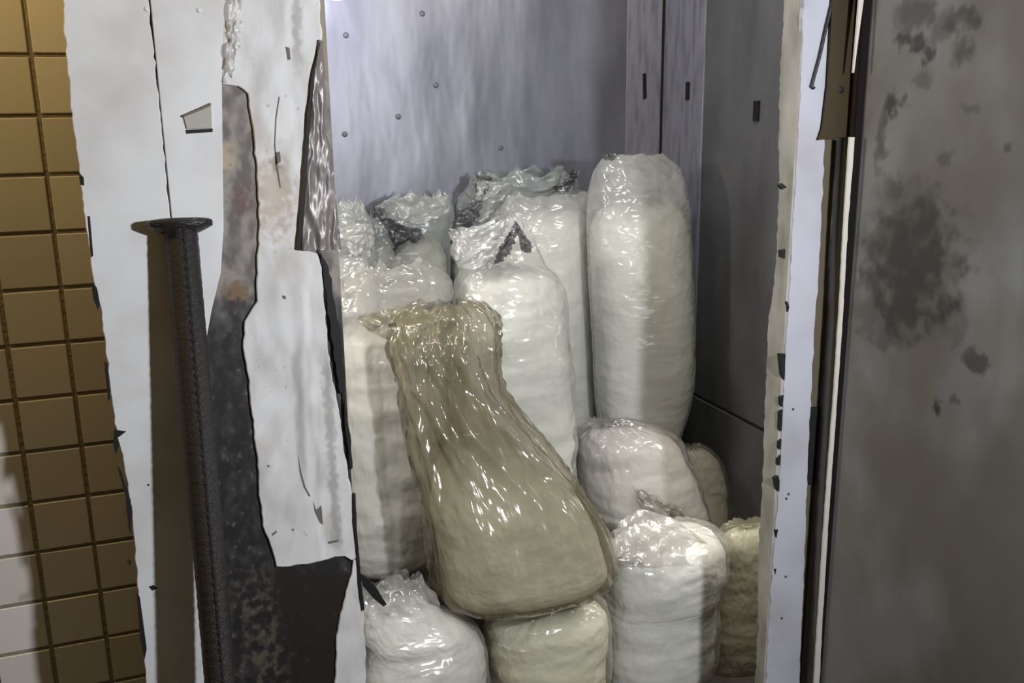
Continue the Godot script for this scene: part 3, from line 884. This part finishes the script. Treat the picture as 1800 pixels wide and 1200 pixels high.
func build_bags():
	var ice := Color(0.93, 0.925, 0.89)
	var warm := Color(0.90, 0.885, 0.79)
	var clear := Color(0.86, 0.86, 0.83)
	var up := "bags standing on the lower layer"
	var low := "bags of the lower layer"
	M.fold_shade = film_mat(Color(0.33, 0.33, 0.34), 0.6, 0.24, 3, 0.5)  # darker film copy; shade in the folds is put into its colour
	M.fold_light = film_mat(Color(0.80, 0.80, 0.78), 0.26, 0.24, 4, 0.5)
	var z := -0.75
	var b: Node3D
	b = bag("tall smooth ice bag standing at the back right corner, beside the dark wall", up, [[272, 1068, 1160, 0.2, z], [300, 1050, 1190, 0.4, z], [345, 1042, 1200, 0.55, z], [400, 1040, 1204, 0.62, z], [500, 1044, 1208, 0.65, z], [600, 1050, 1211, 0.65, z], [690, 1054, 1208, 0.65, z], [750, 1062, 1196, 0.6, z], [785, 1085, 1182, 0.55, z], [800, 1120, 1158, 0.4, z]], 2.0, ice, clear, 0.36, 1, {"lump": 0.004, "wrinkle": 0.003})
	fold(b, -0.66, [[1062, 274, -0.03], [1076, 269, 0], [1087, 272, 0], [1078, 280, 0.01], [1064, 282, 0]], M.fold_shade)
	z = -0.92
	bag("narrow tall ice bag standing left of the smooth corner bag", up, [[340, 900, 1030, 0.2, z], [366, 884, 1040, 0.4, z], [420, 880, 1041, 0.48, z], [520, 884, 1044, 0.5, z], [640, 892, 1050, 0.5, z], [720, 900, 1052, 0.5, z], [765, 920, 1050, 0.5, z], [786, 950, 1020, 0.4, z]], 0.9, Color(0.88, 0.88, 0.85), clear, 0.3, 2, {"lump": 0.004, "wrinkle": 0.003})
	z = -1.11
	b = bag("ice bag at the very back with a wide crumpled open top against the metal wall", up, [[302, 846, 1006, 0.2, z], [330, 826, 1005, 0.3, z], [370, 806, 1000, 0.34, z], [420, 800, 985, 0.38, z], [520, 800, 975, 0.4, z], [640, 805, 975, 0.4, z], [740, 820, 965, 0.38, z], [762, 850, 930, 0.4, z]], 2.4, ice, Color(0.66, 0.68, 0.66), 0.42, 3, {"wrinkle": 0.012})
	fold(b, -1.05, [[836, 306, 0], [862, 311, 0.02], [850, 338, 0.03], [842, 352, 0.02], [838, 338, 0]], M.fold_shade)
	fold(b, -1.04, [[836, 348, 0], [846, 352, 0.02], [836, 378, 0.03], [826, 401, 0.01], [797, 393, -0.01], [812, 372, 0]], M.fold_shade)
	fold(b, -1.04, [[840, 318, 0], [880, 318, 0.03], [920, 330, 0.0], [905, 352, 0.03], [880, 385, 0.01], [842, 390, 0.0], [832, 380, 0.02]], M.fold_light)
	fold(b, -1.04, [[1003, 294, 0], [1012, 302, 0.01], [1014, 316, 0], [1004, 332, 0.02], [975, 344, 0.02], [940, 351, 0.0], [912, 351, -0.01], [945, 338, 0.01], [976, 330, 0.0], [1000, 318, 0.02]], M.fold_shade)
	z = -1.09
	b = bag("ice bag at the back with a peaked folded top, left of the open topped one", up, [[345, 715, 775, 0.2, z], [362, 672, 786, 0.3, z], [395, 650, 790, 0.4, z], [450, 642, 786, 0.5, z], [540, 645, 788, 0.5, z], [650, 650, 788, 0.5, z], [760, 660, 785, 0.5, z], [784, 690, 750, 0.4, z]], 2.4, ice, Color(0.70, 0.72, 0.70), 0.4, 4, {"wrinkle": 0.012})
	fold(b, -1.02, [[642, 374, -0.02], [660, 362, 0], [676, 366, 0.02], [668, 380, 0.02], [652, 386, 0]], M.fold_shade)
	fold(b, -1.02, [[664, 382, 0], [690, 384, 0.02], [712, 398, 0.02], [742, 402, 0.0], [738, 420, 0.02], [712, 432, 0.0], [694, 450, 0.0], [684, 410, 0.02]], M.fold_shade)
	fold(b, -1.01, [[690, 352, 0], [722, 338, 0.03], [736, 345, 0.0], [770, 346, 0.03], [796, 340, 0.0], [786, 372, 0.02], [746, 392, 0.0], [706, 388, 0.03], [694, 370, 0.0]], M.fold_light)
	z = -0.82
	b = bag("ice bag with a low crumpled top half hidden by the left door edge", up, [[352, 585, 622, 0.2, z], [375, 560, 640, 0.35, z], [420, 545, 655, 0.5, z], [480, 535, 660, 0.6, z], [600, 535, 662, 0.65, z], [700, 540, 660, 0.65, z], [830, 555, 650, 0.6, z], [860, 580, 630, 0.4, z]], 2.4, ice, Color(0.70, 0.71, 0.68), 0.4, 5, {"wrinkle": 0.011})
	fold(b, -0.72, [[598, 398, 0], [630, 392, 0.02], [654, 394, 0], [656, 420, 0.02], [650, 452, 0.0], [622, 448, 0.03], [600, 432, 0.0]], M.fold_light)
	z = -0.48
	b = bag("plump ice bag standing in the middle with a pinched pointed top", up, [[388, 872, 912, 0.15, z], [410, 815, 925, 0.2, z], [440, 800, 935, 0.35, z], [468, 815, 952, 0.6, z], [500, 806, 976, 0.7, z], [560, 800, 988, 0.74, z], [660, 803, 997, 0.74, z], [760, 812, 1003, 0.74, z], [850, 825, 1000, 0.7, z], [920, 850, 980, 0.6, z], [944, 880, 950, 0.5, z]], 2.9, Color(0.88, 0.875, 0.84), clear, 0.28, 6, {"wrinkle": 0.008})
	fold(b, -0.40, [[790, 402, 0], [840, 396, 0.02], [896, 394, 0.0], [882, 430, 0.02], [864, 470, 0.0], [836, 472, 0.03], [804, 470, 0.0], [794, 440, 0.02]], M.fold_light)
	fold(b, -0.39, [[906, 388, 0], [912, 398, 0.01], [898, 430, 0.02], [884, 458, 0.01], [868, 466, 0], [880, 432, 0.01]], M.fold_shade)
	fold(b, -0.39, [[906, 388, 0], [920, 408, 0.01], [933, 434, 0.02], [930, 446, 0.0], [916, 440, 0.01], [906, 408, 0.01]], M.fold_shade)
	z = -0.42
	bag("ice bag standing just behind the left door edge, under a limp grey top", up, [[462, 640, 740, 0.2, z], [490, 606, 775, 0.3, z], [530, 594, 782, 0.5, z], [570, 588, 765, 0.65, z], [640, 585, 750, 0.72, z], [740, 590, 750, 0.72, z], [840, 595, 755, 0.72, z], [930, 600, 760, 0.72, z], [985, 612, 755, 0.65, z], [1006, 650, 720, 0.5, z]], 2.6, ice, Color(0.76, 0.75, 0.72), 0.27, 7, {"wrinkle": 0.007})
	b = bag("slumped clear bag leaning in front, brown tinted for the shade behind, half empty with a twisted neck", up, [[536, 745, 825, 0.25, -0.24], [556, 714, 848, 0.5, -0.235], [600, 701, 861, 0.6, -0.225], [640, 706, 860, 0.6, -0.215], [690, 716, 874, 0.6, -0.20], [740, 724, 908, 0.62, -0.19], [800, 735, 955, 0.65, -0.175], [860, 746, 1000, 0.68, -0.16], [920, 757, 1036, 0.7, -0.15], [975, 766, 1056, 0.7, -0.14], [1012, 776, 1064, 0.7, -0.135], [1036, 806, 1048, 0.6, -0.13], [1046, 860, 990, 0.4, -0.13]], 5.4, Color(0.88, 0.87, 0.77), Color(0.53, 0.495, 0.39), 0.42, 8, {"lump": 0.005, "wrinkle": 0.006, "rough": 0.13, "normal": 1.3, "dome": 0.35, "inset": -0.018, "fade": 0.55, "uv": Vector3(3.0, 0.4, 1), "pleat": 0.02, "twist": 0.12})  # clear film; its brown colour paints the shaded gap behind it
	fold(b, -0.235, [[630, 562, -0.03], [672, 548, -0.01], [716, 540, 0.0], [768, 536, 0.02], [800, 560, 0.03], [760, 600, 0.05], [716, 608, 0.03], [684, 598, 0.0], [652, 586, -0.02]], film_mat(Color(0.56, 0.53, 0.44), 0.4, 0.2, 5, 0.8))
	z = -0.53
	b = bag("flattened ice bag lying under the tall corner bag, wrinkled and greyish", low, [[742, 1040, 1090, 0.5, z], [765, 1022, 1165, 0.65, z], [820, 1020, 1200, 0.68, z], [880, 1022, 1222, 0.68, z], [930, 1034, 1234, 0.68, z], [1020, 1040, 1228, 0.68, z], [1100, 1050, 1215, 0.7, z], [1124, 1090, 1180, 0.5, z]], 0.2, Color(0.83, 0.82, 0.79), Color(0.66, 0.64, 0.62), 0.34, 9, {"wrinkle": 0.008, "closed": true, "fade": 0.05})
	fold(b, -0.40, [[1118, 858, 0.0], [1150, 866, 0.02], [1188, 886, 0.02], [1226, 916, 0.0], [1214, 934, 0.01], [1176, 920, 0.03], [1140, 902, 0.03], [1120, 880, 0.01]], film_mat(Color(0.62, 0.59, 0.56), 0.4, 0.22, 10, 0.6))
	z = -0.72
	bag("small shaded ice bag peeping out right of the flattened one", low, [[782, 1205, 1225, 0.5, z], [802, 1200, 1252, 0.75, z], [840, 1200, 1270, 0.85, z], [900, 1200, 1276, 0.85, z], [1000, 1200, 1275, 0.85, z], [1030, 1200, 1268, 0.8, z], [1046, 1215, 1250, 0.5, z]], 0.3, Color(0.84, 0.82, 0.75), Color(0.66, 0.64, 0.57), 0.25, 10, {"wrinkle": 0.004, "closed": true, "fade": 0.05})
	z = -0.22
	b = bag("square shouldered ice bag at the lower right with a crease across its front", low, [[932, 1110, 1225, 0.5, z], [950, 1076, 1256, 0.68, z], [1000, 1068, 1262, 0.75, z], [1045, 1066, 1252, 0.76, z], [1058, 1066, 1247, 0.74, z], [1100, 1064, 1246, 0.76, z], [1180, 1064, 1236, 0.74, z], [1212, 1100, 1200, 0.5, z]], 0.15, ice, clear, 0.24, 11, {"wrinkle": 0.005, "lump": 0.008, "closed": true, "fade": 0.01})
	fold(b, -0.13, [[1072, 962, 0.0], [1100, 930, -0.04], [1150, 912, -0.07], [1205, 926, -0.06], [1262, 968, -0.01], [1250, 992, 0.01], [1200, 984, 0.03], [1130, 986, 0.03], [1084, 986, 0.01]], film_mat(Color(0.74, 0.72, 0.69), 0.34, 0.22, 9, 0.6))
	z = -0.27
	bag("ice bag in the lower right corner, partly behind the white jamb", low, [[920, 1280, 1345, 0.4, z], [938, 1268, 1366, 0.5, z], [1000, 1266, 1378, 0.56, z], [1060, 1260, 1380, 0.56, z], [1140, 1250, 1376, 0.56, z], [1180, 1250, 1366, 0.5, z], [1196, 1275, 1340, 0.4, z]], 0.5, warm, Color(0.66, 0.64, 0.54), 0.3, 12, {"wrinkle": 0.004, "lump": 0.005, "closed": true, "fade": 0.03})
	z = -0.13
	bag("ice bag at the bottom centre directly under the slumped clear bag", low, [[1046, 880, 1030, 0.5, z], [1066, 862, 1052, 0.7, z], [1110, 860, 1060, 0.78, z], [1200, 860, 1056, 0.8, z], [1270, 860, 1050, 0.75, z], [1304, 900, 1010, 0.5, z]], 1.0, warm, Color(0.78, 0.77, 0.68), 0.22, 13, {"wrinkle": 0.006, "closed": true, "fade": 0.05})
	z = -0.09
	bag("ice bag at the bottom left with its loose top folded over", low, [[1016, 640, 735, 0.12, z], [1050, 632, 748, 0.4, z], [1084, 630, 772, 0.55, z], [1106, 634, 818, 0.62, z], [1124, 640, 838, 0.64, z], [1156, 632, 848, 0.72, z], [1220, 634, 849, 0.74, z], [1310, 640, 846, 0.74, z], [1360, 660, 830, 0.65, z], [1382, 700, 790, 0.5, z]], 0.7, ice, Color(0.78, 0.77, 0.74), 0.3, 14, {"wrinkle": 0.007})
